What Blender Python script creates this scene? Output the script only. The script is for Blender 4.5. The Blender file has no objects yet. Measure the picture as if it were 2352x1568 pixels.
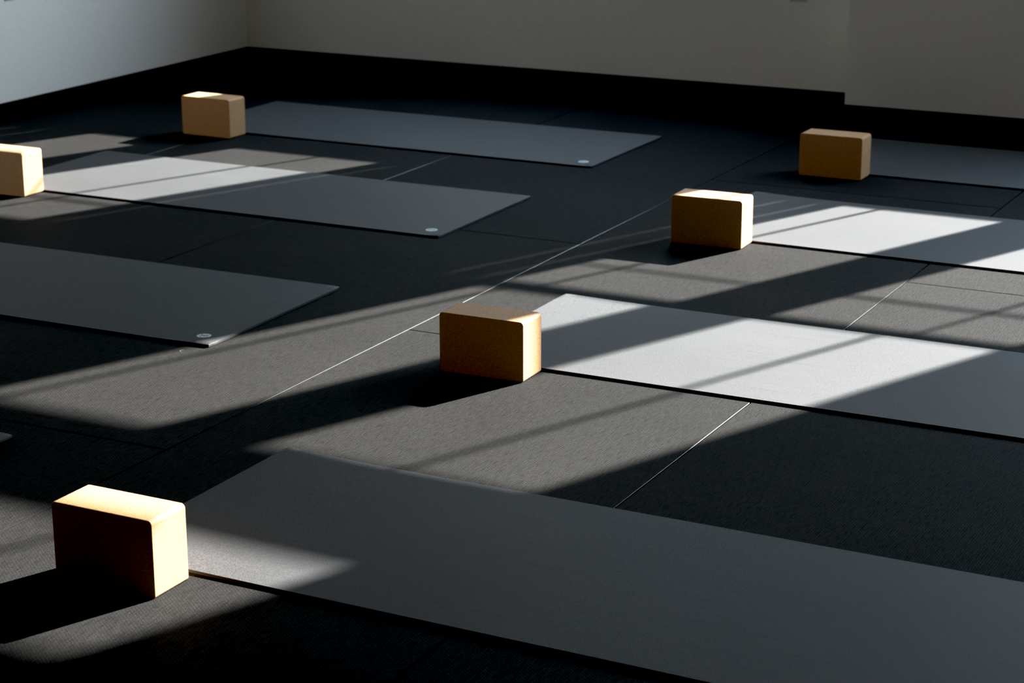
import bpy, bmesh, math, random
from math import radians, sin, cos, tan, pi
from mathutils import Vector, Matrix
random.seed(4)
C = bpy.context.scene.collection
sc = bpy.context.scene

# ---------------------------------------------------------------- materials
def new_mat(name):
    m = bpy.data.materials.new(name); m.use_nodes = True
    nt = m.node_tree; nt.nodes.clear()
    out = nt.nodes.new('ShaderNodeOutputMaterial')
    b = nt.nodes.new('ShaderNodeBsdfPrincipled')
    nt.links.new(b.outputs[0], out.inputs[0])
    return m, nt, b
def N(nt, kind, **kw):
    n = nt.nodes.new(kind)
    for k, v in kw.items():
        if k.startswith('i_'): n.inputs[k[2:].replace('_', ' ')].default_value = v
        else: setattr(n, k, v)
    return n
def mapping(nt, scale, coord='Object', rot=(0, 0, 0)):
    tc = N(nt, 'ShaderNodeTexCoord'); mp = N(nt, 'ShaderNodeMapping')
    mp.inputs['Scale'].default_value = scale; mp.inputs['Rotation'].default_value = rot
    nt.links.new(tc.outputs[coord], mp.inputs[0]); return mp.outputs[0]
def noise(nt, vec, scale, detail=3, rough=.5):
    n = N(nt, 'ShaderNodeTexNoise'); n.inputs['Scale'].default_value = scale
    n.inputs['Detail'].default_value = detail; n.inputs['Roughness'].default_value = rough
    nt.links.new(vec, n.inputs['Vector']); return n.outputs[0]
def ramp(nt, fac, stops):
    r = N(nt, 'ShaderNodeValToRGB'); e = r.color_ramp.elements
    e[0].position, e[0].color = stops[0][0], (*stops[0][1], 1)
    e[1].position, e[1].color = stops[-1][0], (*stops[-1][1], 1)
    for p, c in stops[1:-1]:
        x = e.new(p); x.color = (*c, 1)
    nt.links.new(fac, r.inputs[0]); return r.outputs[0]
def math_(nt, op, a, b):
    n = N(nt, 'ShaderNodeMath', operation=op)
    for i, v in enumerate((a, b)):
        if isinstance(v, (int, float)): n.inputs[i].default_value = v
        else: nt.links.new(v, n.inputs[i])
    return n.outputs[0]
def bump(nt, b, h, strength, dist):
    n = N(nt, 'ShaderNodeBump'); n.inputs['Strength'].default_value = strength
    n.inputs['Distance'].default_value = dist
    nt.links.new(h, n.inputs['Height']); nt.links.new(n.outputs[0], b.inputs['Normal'])

def floor_mat():
    m, nt, b = new_mat('woven_vinyl_floor')
    v = mapping(nt, (1, 1, 1), 'Object', (0, 0, radians(90)))   # rows run along the room
    br = N(nt, 'ShaderNodeTexBrick'); br.offset = .5
    br.inputs['Color1'].default_value = (1, 1, 1, 1); br.inputs['Color2'].default_value = (.72, .72, .72, 1)
    br.inputs['Mortar'].default_value = (0, 0, 0, 1)
    br.inputs['Scale'].default_value = 1.0; br.inputs['Mortar Size'].default_value = .0006
    br.inputs['Mortar Smooth'].default_value = .8
    br.inputs['Brick Width'].default_value = .0078; br.inputs['Row Height'].default_value = .0052
    nt.links.new(v, br.inputs['Vector'])
    h0 = N(nt, 'ShaderNodeRGBToBW'); nt.links.new(br.outputs[0], h0.inputs[0])
    fine = noise(nt, mapping(nt, (1, 1, 1)), 420, 3, .6)
    h = math_(nt, 'ADD', h0.outputs[0], math_(nt, 'MULTIPLY', fine, 1.6))
    line = noise(nt, mapping(nt, (300, 26, 1)), 1.0, 2, .55)      # long fibres along the weave
    h = math_(nt, 'ADD', h, math_(nt, 'MULTIPLY', line, 1.3))
    lc = ramp(nt, line, [(.32, (.68, .68, .68)), (.46, (1, 1, 1)), (.68, (1.18, 1.18, 1.18))])
    bump(nt, b, h, .8, .0012)
    big = noise(nt, mapping(nt, (1, 1, 1)), 2.3, 4, .55)
    col = ramp(nt, big, [(.3, (.030, .0296, .0287)), (.7, (.036, .0355, .0343))])
    mx = N(nt, 'ShaderNodeMix', data_type='RGBA', blend_type='MULTIPLY'); mx.inputs[0].default_value = .7
    nt.links.new(col, mx.inputs[6]); nt.links.new(br.outputs[0], mx.inputs[7])
    mx3 = N(nt, 'ShaderNodeMix', data_type='RGBA', blend_type='MULTIPLY'); mx3.inputs[0].default_value = 1
    nt.links.new(mx.outputs[2], mx3.inputs[6]); nt.links.new(lc, mx3.inputs[7])
    nt.links.new(mx3.outputs[2], b.inputs['Base Color'])
    b.inputs['Roughness'].default_value = .74
    b.inputs['Specular IOR Level'].default_value = .04
    return m
def mat_mat():
    m, nt, b = new_mat('charcoal_rubber_mat')
    v = mapping(nt, (1, 1, 1))
    f = noise(nt, v, 900, 2, .6)
    streak = noise(nt, mapping(nt, (2.0, 560, 1)), 1.0, 2, .6)
    area = noise(nt, v, 1.6, 3, .5)
    dark = ramp(nt, streak, [(.27, (.3, .3, .3)), (.38, (1, 1, 1))])
    col = ramp(nt, area, [(.3, (.060, .0615, .0635)), (.7, (.070, .0715, .0738))])
    mx = N(nt, 'ShaderNodeMix', data_type='RGBA', blend_type='MULTIPLY'); mx.inputs[0].default_value = .85
    nt.links.new(col, mx.inputs[6]); nt.links.new(dark, mx.inputs[7])
    mx2 = N(nt, 'ShaderNodeMix', data_type='RGBA', blend_type='MULTIPLY'); mx2.inputs[0].default_value = 1
    nt.links.new(mx.outputs[2], mx2.inputs[6]); nt.links.new(ramp(nt, noise(nt, v, 520, 2, .5), [(.36, (.68, .68, .68)), (.64, (1.3, 1.3, 1.3))]), mx2.inputs[7])
    nt.links.new(mx2.outputs[2], b.inputs['Base Color'])
    bw = N(nt, 'ShaderNodeRGBToBW'); nt.links.new(dark, bw.inputs[0])
    h = math_(nt, 'ADD', math_(nt, 'MULTIPLY', f, .8), math_(nt, 'MULTIPLY', bw.outputs[0], .35))
    bump(nt, b, h, .35, .0006)
    b.inputs['Roughness'].default_value = .68
    b.inputs['Specular IOR Level'].default_value = .18
    return m
def cork_mat():
    m, nt, b = new_mat('cork')
    v = mapping(nt, (1, 1, 1))
    vo = N(nt, 'ShaderNodeTexVoronoi'); vo.inputs['Scale'].default_value = 420
    nt.links.new(v, vo.inputs['Vector'])
    g = N(nt, 'ShaderNodeRGBToBW'); nt.links.new(vo.outputs['Color'], g.inputs[0])
    n1 = noise(nt, v, 160, 5, .65)
    s = math_(nt, 'ADD', math_(nt, 'MULTIPLY', g.outputs[0], .45), math_(nt, 'MULTIPLY', n1, .55))
    col = ramp(nt, s, [(.25, (.38, .22, .108)), (.5, (.475, .285, .148)), (.75, (.55, .345, .185))])
    nt.links.new(col, b.inputs['Base Color'])
    bump(nt, b, s, .35, .0012)
    b.inputs['Roughness'].default_value = .7; b.inputs['Specular IOR Level'].default_value = .35
    return m
def plain(name, col, rough=.6, spec=.4, grain=0, gscale=40):
    m, nt, b = new_mat(name)
    v = mapping(nt, (1, 1, 1)); n = noise(nt, v, gscale, 4, .55)
    lo = tuple(c * .94 for c in col); hi = tuple(min(1, c * 1.05) for c in col)
    nt.links.new(ramp(nt, n, [(.3, lo), (.7, hi)]), b.inputs['Base Color'])
    if grain: bump(nt, b, n, grain, .001)
    b.inputs['Roughness'].default_value = rough; b.inputs['Specular IOR Level'].default_value = spec
    return m
M_edge = plain('glossy_mat_edge', (.022, .022, .022), .2, .035)
M_floor = floor_mat(); M_mat = mat_mat(); M_cork = cork_mat()
M_wall = plain('painted_wall', (.91, .91, .88), .75, .2, .15, 180)
M_base = plain('black_vinyl_baseboard', (.006, .006, .006), .6, .12)
M_plate = plain('outlet_plastic', (.62, .62, .58), .4, .4)
M_slot = plain('outlet_slot', (.02, .02, .02), .5, .3)
M_emb = plain('emblem_ink', (.58, .68, .70), .5, .4, 0, 300)
M_embdark = plain('emblem_gap', (.04, .045, .048), .6, .3, 0, 300)
M_frame = plain('window_frame_paint', (.10, .10, .10), .4, .5)
M_ceil = plain('ceiling_paint', (.85, .85, .84), .8, .2)
M_rear = plain('dark_rear_wall', (.13, .13, .125), .8, .2)
M_side = plain('grey_side_wall', (.5, .5, .49), .8, .2)
M_lint = plain('lint', (.30, .30, .29), .6, .3)

# ---------------------------------------------------------------- mesh helpers
def obj(name, bm, mat, parent=None, smooth=False):
    me = bpy.data.meshes.new(name)
    bmesh.ops.recalc_face_normals(bm, faces=bm.faces[:])
    bm.to_mesh(me); bm.free()
    for m in (mat if isinstance(mat, (list, tuple)) else [mat]): me.materials.append(m)
    if smooth:
        for p in me.polygons: p.use_smooth = True
    o = bpy.data.objects.new(name, me); C.objects.link(o)
    if parent: o.parent = parent
    return o
def add_box(bm, x0, x1, y0, y1, z0, z1):
    g = bmesh.ops.create_cube(bm, size=1)
    bmesh.ops.scale(bm, vec=(x1-x0, y1-y0, z1-z0), verts=g['verts'])
    bmesh.ops.translate(bm, vec=((x0+x1)/2, (y0+y1)/2, (z0+z1)/2), verts=g['verts'])
    return g['verts']
def box(name, dims, mat, parent=None):
    bm = bmesh.new(); add_box(bm, *dims); return obj(name, bm, mat, parent)
def struct(o): o['kind'] = 'structure'; return o
def tag(o, label, cat, group=None):
    o['label'] = label; o['category'] = cat
    if group: o['group'] = group
    return o

# ---------------------------------------------------------------- sun geometry
AZ, EL = radians(67.2), radians(26.7)
COT = cos(AZ)/sin(AZ); RISE = tan(EL)/sin(AZ)
YR = 8.10                                   # plane the window edges were measured on
YI, YO = 8.37, 8.45                         # inner and outer face of the window wall
XL, XR, YF, ZC = -5.735, 3.2, -1.6, 3.75    # left wall, right wall, rear wall, ceiling

# floor: interlocking woven mats with chamfered edges
bm = bmesh.new()
PX, PY, GAP, CH = 1.035, 2.152, .0022, .0024
def tile(x0, x1, y0, y1):
    x0, x1, y0, y1 = max(x0, XL), min(x1, XR), max(y0, YF), min(y1, YI)
    if x1-x0 < .02 or y1-y0 < .02: return
    g = GAP/2
    lv = []
    for z, ins in ((-.025, 0), (-CH, 0), (-CH*.45, CH*.16), (-CH*.14, CH*.48), (0, CH)):
        a, b, c, d = x0+g+ins, x1-g-ins, y0+g+ins, y1-g-ins
        lv.append([bm.verts.new(p+(z,)) for p in ((a, c), (b, c), (b, d), (a, d))])
    for i in range(4):
        for j in range(4):
            f = bm.faces.new((lv[i][j], lv[i][(j+1) % 4], lv[i+1][(j+1) % 4], lv[i+1][j])); f.material_index = 1 if j == 1 else 0
    bm.faces.new(lv[-1]); bm.faces.new(lv[0][::-1])
for k in range(-4, 7):
    xs = -2.66 + PX*k
    yo = 4.584 if k % 2 == 0 else 3.506
    for n in range(-4, 4): tile(xs, xs+PX, yo+PY*n, yo+PY*(n+1))
fl = struct(obj('floor', bm, [M_floor, M_edge]))
struct(box('trim_1', (XL-.1, XR+.1, YF-.1, YO, -.06, -.0255), M_base))    # slab below the floor mats

# window wall with its openings (xl, xr, zb, zt measured on the YR plane)
openings = {
 'a': [(-4.50, -4.155, .895, 1.60), (-4.50, -4.155, 1.66, 2.44)],
 'b': [(-3.815, -3.185, .895, 1.605)],
 'c': [(-1.430, -.898, .876, 1.600), (-1.435, -.905, 1.660, 2.440)],
 'd': [(-.603, .055, .882, 1.605), (-.608, .060, 1.660, 2.440)],
 'e': [(-.95, .155, 2.745, 3.02)],
 'slits': [(-1.512, -1.5095, .885, 1.60), (-1.624, -1.6215, .885, 1.60), (-3.097, -3.0948, .90, 1.60),
           (-4.86, -4.8575, .90, 1.6), (-4.72, -4.7175, .90, 1.6)],
}
rects = []
for k, l in openings.items():
    for xl, xr, zb, zt in l:
        rects.append((xl+(YI-YR)*COT, xr+(YO-YR)*COT, zb+(YI-YR)*RISE, zt+(YO-YR)*RISE))
xs = sorted({XL-.1, XR+.1} | {r[0] for r in rects} | {r[1] for r in rects})
zs = sorted({-.06, ZC} | {r[2] for r in rects} | {r[3] for r in rects})
bm = bmesh.new()
for i in range(len(xs)-1):
    cx = (xs[i]+xs[i+1])/2; run = None
    for j in range(len(zs)-1):
        cz = (zs[j]+zs[j+1])/2
        solid = not any(r[0] < cx < r[1] and r[2] < cz < r[3] for r in rects)
        if solid and run is None: run = zs[j]
        if run is not None and (not solid or j == len(zs)-2):
            add_box(bm, xs[i], xs[i+1], YI, YO, run, zs[j+1] if solid else zs[j]); run = None
struct(obj('wall_back', bm, M_wall))
# glazing bars
YM = 8.41
def bx(xw): return xw+(YM-YR)*COT
def bz(zw): return zw+(YM-YR)*RISE
def bars(name, verticals, horizontals):
    bm = bmesh.new()
    for xw, z0, z1, w in verticals: add_box(bm, bx(xw)-w/2, bx(xw)+w/2, YM-.005, YM+.005, bz(z0)-.03, bz(z1)+.03)
    for zw, x0, x1, w in horizontals: add_box(bm, bx(x0)-.03, bx(x1)+.03, YM-.004, YM+.004, bz(zw)-w/2, bz(zw)+w/2)
    struct(obj(name, bm, M_frame))
bars('window_1', [], [(1.44, -4.5, -4.16, .012)])
bars('window_2', [(-3.44, .895, 1.6, .013)], [(1.45, -3.81, -3.19, .013)])
bars('window_3', [(-1.305, .88, 1.6, .013), (-1.36, 1.66, 2.44, .016)], [(1.455, -1.43, -.9, .010)])
bars('window_4', [(-.2, .88, 1.6, .013), (-.25, 1.66, 2.44, .017)], [(1.455, -.6, .055, .013)])
bars('window_5', [(-.4, 2.735, 3.02, .016)], [])

struct(box('wall_left', (XL-.1, XL, YF-.1, YI, -.06, ZC), M_wall))
struct(box('wall_right', (XR, XR+.1, YF-.1, YI, -.06, ZC), M_side))
struct(box('wall_front', (XL, XR, YF-.1, YF, -.06, ZC), M_rear))
struct(box('ceiling', (XL-.1, XR+.1, YF-.1, YO, ZC, ZC+.1), M_ceil))
XS, YS = -2.620, 8.09                        # the low wall that steps forward on the right
bm = bmesh.new(); v = add_box(bm, XS, XR, YS, YI, 0, .80)
bmesh.ops.bevel(bm, geom=[e for e in bm.edges if all(abs(q.co.x-XS) < 1e-4 and abs(q.co.y-YS) < 1e-4 for q in e.verts)], offset=.003, segments=2, affect='EDGES')
struct(obj('wall_recess', bm, M_wall))
BH, BT = .062, .006
def baseboard(name, pts):                    # strip along a wall with a small cove at its foot
    (x0, y0), (x1, y1), (nx, ny) = pts
    prof = [(0, 0), (.014, 0), (.009, .003), (BT, .009), (BT, BH-.002), (BT-.002, BH), (0, BH)]
    bm = bmesh.new(); ring = []
    for X, Y in ((x0, y0), (x1, y1)):
        ring.append([bm.verts.new((X+nx*p, Y+ny*p, z)) for p, z in prof])
    for i in range(len(prof)):
        j = (i+1) % len(prof); bm.faces.new((ring[0][i], ring[0][j], ring[1][j], ring[1][i]))
    bm.faces.new(ring[0]); bm.faces.new(ring[1][::-1])
    struct(obj(name, bm, M_base))
baseboard('baseboard_left', ((XL, YF), (XL, YI), (1, 0)))
baseboard('baseboard_back', ((XL, YI), (XS, YI), (0, -1)))
baseboard('baseboard_right', ((XS-BT, YS), (XR, YS), (0, -1)))
baseboard('baseboard_recess', ((XS, YS), (XS, YI), (-1, 0)))

# ---------------------------------------------------------------- wall outlets
def outlet(loc, rz, label):
    e = bpy.data.objects.new('wall_outlet', None); C.objects.link(e)
    e.location = loc; e.rotation_euler = (0, 0, rz); tag(e, label, 'outlet', 'wall outlets')
    bm = bmesh.new(); add_box(bm, -.0365, .0365, -.006, 0, 0, .116)
    bmesh.ops.bevel(bm, geom=[g for g in bm.edges if all(q.co.y < -.003 for q in g.verts)], offset=.003, segments=2, affect='EDGES')
    obj('cover_plate', bm, M_plate, e)
    for z in (.036, .080):
        bm = bmesh.new(); add_box(bm, -.017, .017, -.008, -.006, z-.014, z+.014)
        s = obj('socket', bm, M_plate, e)
        bm = bmesh.new()
        add_box(bm, -.0075, -.0055, -.0084, -.008, z-.002, z+.007); add_box(bm, .0055, .0075, -.0084, -.008, z-.002, z+.006)
        add_box(bm, -.002, .002, -.0084, -.008, z-.010, z-.006)
        obj('socket_slots', bm, M_slot, s)
outlet((-2.930, YI, .431), 0, 'pale wall outlet on the back wall beside the step in the wall')
outlet((XL, 6.675, .4735), radians(90), 'pale wall outlet on the left wall at the top edge of view')

# ---------------------------------------------------------------- yoga mats
ML, MW, MT = 1.80, .66, .006
EM = (1.738, .068)                          # emblem centre on the mat
def lift(u, v, c, wave, corner):
    """height of the underside of the mat: curled start end, slight waves, lifted end corner"""
    z = 0
    if u < .28: z += c*(1-u/.28)**2*(.55+.45*v/MW)
    z += wave*max(0, sin(u*7.1+v*1.3))*.5*(1-abs(2*v/MW-1)*.4)*min(1, u/.3)*min(1, (ML-u)/.2)
    if corner:
        d = math.hypot((ML-u-.02)/.16, v/.13)
        if d < 1: z += corner*(1-d)**1.5*(1 if u < ML-.03 else .55)
    return z
def yoga_mat(x, y, th, label, curl=.0, wave=.0, corner=0, emblem=True):
    root = bpy.data.objects.new('yoga_mat', None); C.objects.link(root)
    root.location = (x, y, .0003); root.rotation_euler = (0, 0, th)
    tag(root, label, 'yoga mat', 'charcoal yoga mats laid out in rows')
    NU, NV = 120, 24
    bm = bmesh.new(); r = .008
    top, bot = [], []
    for i in range(NU+1):
        s = i/NU
        u = ML*(s**1.5 if s < .5 else s) if False else ML*s
        rt, rb = [], []
        for j in range(NV+1):
            v = MW*j/NV
            uu, vv = u, v
            # round the four corners
            for cu, cv in ((0, 0), (ML, 0), (0, MW), (ML, MW)):
                if abs(u-cu) < 1e-6 and abs(v-cv) < 1e-6:
                    uu += (r*.3 if cu == 0 else -r*.3); vv += (r*.3 if cv == 0 else -r*.3)
            z = lift(u, v, curl, wave, corner)
            rt.append(bm.verts.new((uu, vv, z+MT))); rb.append(bm.verts.new((uu, vv, z)))
        top.append(rt); bot.append(rb)
    for i in range(NU):
        for j in range(NV):
            bm.faces.new((top[i][j], top[i+1][j], top[i+1][j+1], top[i][j+1]))
            bm.faces.new((bot[i][j], bot[i][j+1], bot[i+1][j+1], bot[i+1][j]))
        bm.faces.new((bot[i][0], bot[i+1][0], top[i+1][0], top[i][0]))
        bm.faces.new((bot[i][NV], top[i][NV], top[i+1][NV], bot[i+1][NV]))
    for j in range(NV):
        bm.faces.new((bot[0][j], top[0][j], top[0][j+1], bot[0][j+1]))
        bm.faces.new((bot[NU][j], bot[NU][j+1], top[NU][j+1], top[NU][j]))
    # small chamfer round the top edge
    zt = lambda e: all((q in tops) for q in e.verts)
    tops = {q for row in top for q in row}
    rim = [e for e in bm.edges if e.verts[0] in tops and e.verts[1] in tops and any(any(w not in tops for w in f.verts) for f in e.link_faces)]
    bmesh.ops.bevel(bm, geom=rim, offset=.0009, segments=1, affect='EDGES')
    b = obj('mat_body', bm, M_mat, root)
    for p in b.data.polygons: p.use_smooth = abs(p.normal.z) > .9
    if emblem:
        # round ink emblem: ring and two facing crouched figures printed near the end of the mat
        def zz(u, v): return lift(EM[0]+u, EM[1]+v, curl, wave, corner)+MT
        R = .0192
        bm = bmesh.new(); rings = []
        for rr, dz in ((0, .0005), (R*.3, .0005), (R*.6, .0005), (R*.85, .0005), (R, .0005), (R, 0)):
            ring = []
            for k in range(40):
                a = 2*pi*k/40; u, v = rr*cos(a), rr*sin(a)
                ring.append(bm.verts.new((EM[0]+u, EM[1]+v, zz(u, v)+dz)))
            rings.append(ring)
        for i in range(len(rings)-1):
            for k in range(40):
                q = (k+1) % 40; f = (rings[i][k], rings[i][q], rings[i+1][q], rings[i+1][k])
                if i == 0: f = (rings[0][0], rings[1][k], rings[1][q]) 
                try: bm.faces.new(f)
                except ValueError: pass
        bmesh.ops.remove_doubles(bm, verts=bm.verts, dist=1e-7)
        e = obj('emblem', bm, M_emb, root)
        e['label'] = 'small round pale emblem printed on the mat'
        bm = bmesh.new()
        def blob(cx, cy, a, b_, rot):
            vs = []
            for k in range(14):
                t = 2*pi*k/14; px, py = a*cos(t), b_*sin(t)
                u = (cx+px*cos(rot)-py*sin(rot))*R; v = (cy+px*sin(rot)+py*cos(rot))*R
                vs.append(bm.verts.new((EM[0]+u, EM[1]+v, zz(u, v)+.0008)))
            bm.faces.new(vs)
        for s in (-1, 1):
            blob(.50*s, .30, .17, .11, .5*s); blob(.40*s, .02, .22, .07, -.6*s); blob(.20*s, .33, .06, .17, .3*s)
            blob(.15*s, -.08, .10, .15, .5*s); blob(.52*s, -.28, .20, .07, .3*s); blob(.24*s, -.42, .13, .06, -.3*s)
        blob(0, .55, .08, .10, 0); blob(0, .12, .05, .12, 0)
        blob(-.05, -.68, .15, .05, 0)
        k = obj('emblem_figures', bm, M_embdark, e)
    return root
yoga_mat(-2.412, 2.955, -.0079, 'charcoal yoga mat nearest the camera, its lit corner beside the brightest cork block', .0075, .0016)
yoga_mat(-2.429, 4.412, .0041, 'charcoal yoga mat crossed by broad sunlight behind the half-shaded cork block in the centre', .004, .001)
yoga_mat(-2.439, 5.913, -.0113, 'charcoal yoga mat with a bright sun patch beside the sunlit cork block at right', .006, .001)
yoga_mat(-2.43, 7.048, -.0011, 'dim charcoal yoga mat in full shade behind the shaded cork block at far right', .001, .0005)
yoga_mat(-4.926, 6.730, -.0010, 'shaded charcoal yoga mat farthest back on the left, nearest the back wall', .001, .0012)
yoga_mat(-4.893, 5.519, .0039, 'charcoal yoga mat half in sun, running from the cork block cut by the left edge', .001, .0006)
yoga_mat(-4.835, 4.180, .0130, 'shaded charcoal yoga mat at middle left with only its emblem corner in sun', 0, .0012, .003)
yoga_mat(-4.818, 2.761, 0, 'charcoal yoga mat showing only its corner tip at the left edge', 0, 0, 0)

# ---------------------------------------------------------------- cork blocks
BW, BD, BZ = .2305, .1035, .1523
def cork_mesh():
    bm = bmesh.new(); r = .0095; prof = []
    for cx, cz, a0 in ((-r, r, -90), (-r, BZ-r, 0), (-BW+r, BZ-r, 90), (-BW+r, r, 180)):
        rr = r if cz > .05 else r*.6
        for k in range(7):
            a = radians(a0+90*k/6)
            ox = cx+(r-rr)*(1 if cx > -.1 else -1); oz = cz-(r-rr if cz < .05 else 0)
            prof.append((ox+rr*cos(a), oz+rr*sin(a)))
    rings = []
    c = .0016
    for y, ins in ((0, c), (c*.3, c*.3), (c, 0), (BD-c, 0), (BD-c*.3, c*.3), (BD, c)):
        ring = []
        for x, z in prof:
            mx, mz = -BW/2, BZ/2
            ring.append(bm.verts.new((x-(x-mx)/(BW/2)*ins, y, z-(z-mz)/(BZ/2)*ins)))
        rings.append(ring)
    n = len(prof)
    for i in range(len(rings)-1):
        for k in range(n):
            q = (k+1) % n; bm.faces.new((rings[i][k], rings[i][q], rings[i+1][q], rings[i+1][k]))
    bm.faces.new(rings[0]); bm.faces.new(rings[-1][::-1])
    return bm
cork0 = obj('cork_yoga_block', cork_mesh(), M_cork)
for p in cork0.data.polygons: p.use_smooth = len(p.vertices) == 4
cork0.data.set_sharp_from_angle(angle=radians(40))
wn = cork0.modifiers.new('weighted', 'WEIGHTED_NORMAL'); wn.keep_sharp = True; wn.weight = 100
blocks = [
 (-2.183, 2.822, -.006, 'cork yoga block nearest the camera with fully sunlit top'),
 (-2.175, 4.300, .018, 'cork yoga block in the centre with shaded top and sunlit right corner'),
 (-2.189, 5.807, .034, 'cork yoga block at right with sunlit top crossed by thin shadows'),
 (-2.179, 6.952, .005, 'cork yoga block at far right standing wholly in shade'),
 (-4.632, 6.618, -.027, 'cork yoga block farthest left at back, left half of its top sunlit'),
 (-4.653, 5.418, .012, 'cork yoga block cut off by the left edge of the photo, sunlit end'),
]
for i, (x, y, th, label) in enumerate(blocks):
    o = cork0 if i == 0 else cork0.copy()
    if i: C.objects.link(o)
    o.location = (x, y, .0002); o.rotation_euler = (0, 0, th)
    tag(o, label, 'yoga block', 'cork yoga blocks at the head of the mats')

# ---------------------------------------------------------------- lint on the floor
def fibre(pts, rad, label):
    bm = bmesh.new(); rings = []
    for i, p in enumerate(pts):
        p = Vector(p); d = (Vector(pts[min(i+1, len(pts)-1)])-Vector(pts[max(i-1, 0)])).normalized()
        a = d.cross(Vector((0, 0, 1))).normalized(); b = a.cross(d)
        rings.append([bm.verts.new(p+(a*cos(2*pi*k/6)+b*sin(2*pi*k/6))*rad) for k in range(6)])
    for i in range(len(rings)-1):
        for k in range(6):
            q = (k+1) % 6; bm.faces.new((rings[i][k], rings[i][q], rings[i+1][q], rings[i+1][k]))
    bm.faces.new(rings[0]); bm.faces.new(rings[-1][::-1])
    return tag(obj('lint_thread', bm, M_lint), label, 'lint')
FIB = [(-3.083, 4.158), (-3.086, 4.150), (-3.083, 4.142), (-3.076, 4.137), (-3.068, 4.135)]
fibre([(x, y, .0006) for x, y in FIB], .0003, 'tiny curved white thread on the floor by the emblem corner of the mat')

# ---------------------------------------------------------------- light
def srgb(r, g, b): return tuple(((c/255)/12.92 if c/255 < .04045 else ((c/255+.055)/1.055)**2.4) for c in (r, g, b))
sun = bpy.data.lights.new('sun', 'SUN'); sun.energy = 35.0; sun.angle = radians(.545); sun.color = (1, .97, .925)
so = bpy.data.objects.new('sun', sun); C.objects.link(so)
d = Vector((cos(AZ)*cos(EL), sin(AZ)*cos(EL), sin(EL)))
so.rotation_euler = d.to_track_quat('Z', 'Y').to_euler(); so.location = d*20
w = bpy.data.worlds.new('sky'); sc.world = w; w.use_nodes = True; nt = w.node_tree; nt.nodes.clear()
out = N(nt, 'ShaderNodeOutputWorld'); bg = N(nt, 'ShaderNodeBackground'); tc = N(nt, 'ShaderNodeTexCoord')
sep = N(nt, 'ShaderNodeSeparateXYZ'); nt.links.new(tc.outputs['Generated'], sep.inputs[0])
mr = N(nt, 'ShaderNodeMapRange'); mr.inputs['From Min'].default_value = -.25; mr.inputs['From Max'].default_value = 1
nt.links.new(sep.outputs[2], mr.inputs[0])
nt.links.new(ramp(nt, mr.outputs[0], [(.0, (.42, .41, .38)), (.18, (.50, .50, .48)), (.24, (.84, .93, 1.0)), (.55, (.72, .87, 1.0)), (1, (.45, .65, .95))]), bg.inputs[0])
bg.inputs[1].default_value = 26.0
# brighter sky around the sun
dt = N(nt, 'ShaderNodeVectorMath', operation='DOT_PRODUCT'); nt.links.new(tc.outputs['Generated'], dt.inputs[0])
dt.inputs[1].default_value = (cos(AZ)*cos(EL), sin(AZ)*cos(EL), sin(EL))
pw = math_(nt, 'POWER', math_(nt, 'MAXIMUM', dt.outputs['Value'], 0.0), 5.0)
st = math_(nt, 'MULTIPLY', math_(nt, 'ADD', math_(nt, 'MULTIPLY', pw, 1.2), .3), 23.0)
nt.links.new(st, bg.inputs[1])
nt.links.new(bg.outputs[0], out.inputs[0])
for i, (x0, x1, z0, z1) in enumerate(rects[:8]):
    L = bpy.data.lights.new('window_portal', 'AREA'); L.shape = 'RECTANGLE'; L.size = x1-x0; L.size_y = z1-z0
    L.cycles.is_portal = True
    lo = bpy.data.objects.new('window_portal', L); C.objects.link(lo)
    lo.location = ((x0+x1)/2, YO+.01, (z0+z1)/2); lo.rotation_euler = (radians(-90), 0, 0)


# ---------------------------------------------------------------- camera
fw = Vector((-0.43788841, 0.85371864, -0.28181241)); rt = Vector((0.89010326, 0.4557525, -0.00241826)); up = rt.cross(fw)
cam = bpy.data.cameras.new('camera'); co = bpy.data.objects.new('camera', cam); C.objects.link(co)
co.matrix_world = Matrix(((rt.x, up.x, -fw.x, 0), (rt.y, up.y, -fw.y, 0), (rt.z, up.z, -fw.z, 1.52066), (0, 0, 0, 1)))
cam.sensor_width = 36; cam.lens = 72.784; cam.clip_start = .05
cam.dof.use_dof = True; cam.dof.focus_distance = 4.5; cam.dof.aperture_fstop = 7.1
sc.camera = co
sc.view_settings.view_transform = 'Standard'; sc.view_settings.look = 'None'
sc.view_settings.exposure = 0; sc.view_settings.gamma = 1
sc.view_settings.use_curve_mapping = True
cmap = sc.view_settings.curve_mapping; cmap.black_level = (.0125, .0125, .0125)
cv = cmap.curves[3]; cv.points.new(.35, .36); cv.points.new(.65, .78); cmap.update()
sc.cycles.use_denoising = True
sc.cycles.max_bounces = 10; sc.cycles.diffuse_bounces = 8; sc.cycles.glossy_bounces = 6
sc.cycles.sample_clamp_indirect = 4
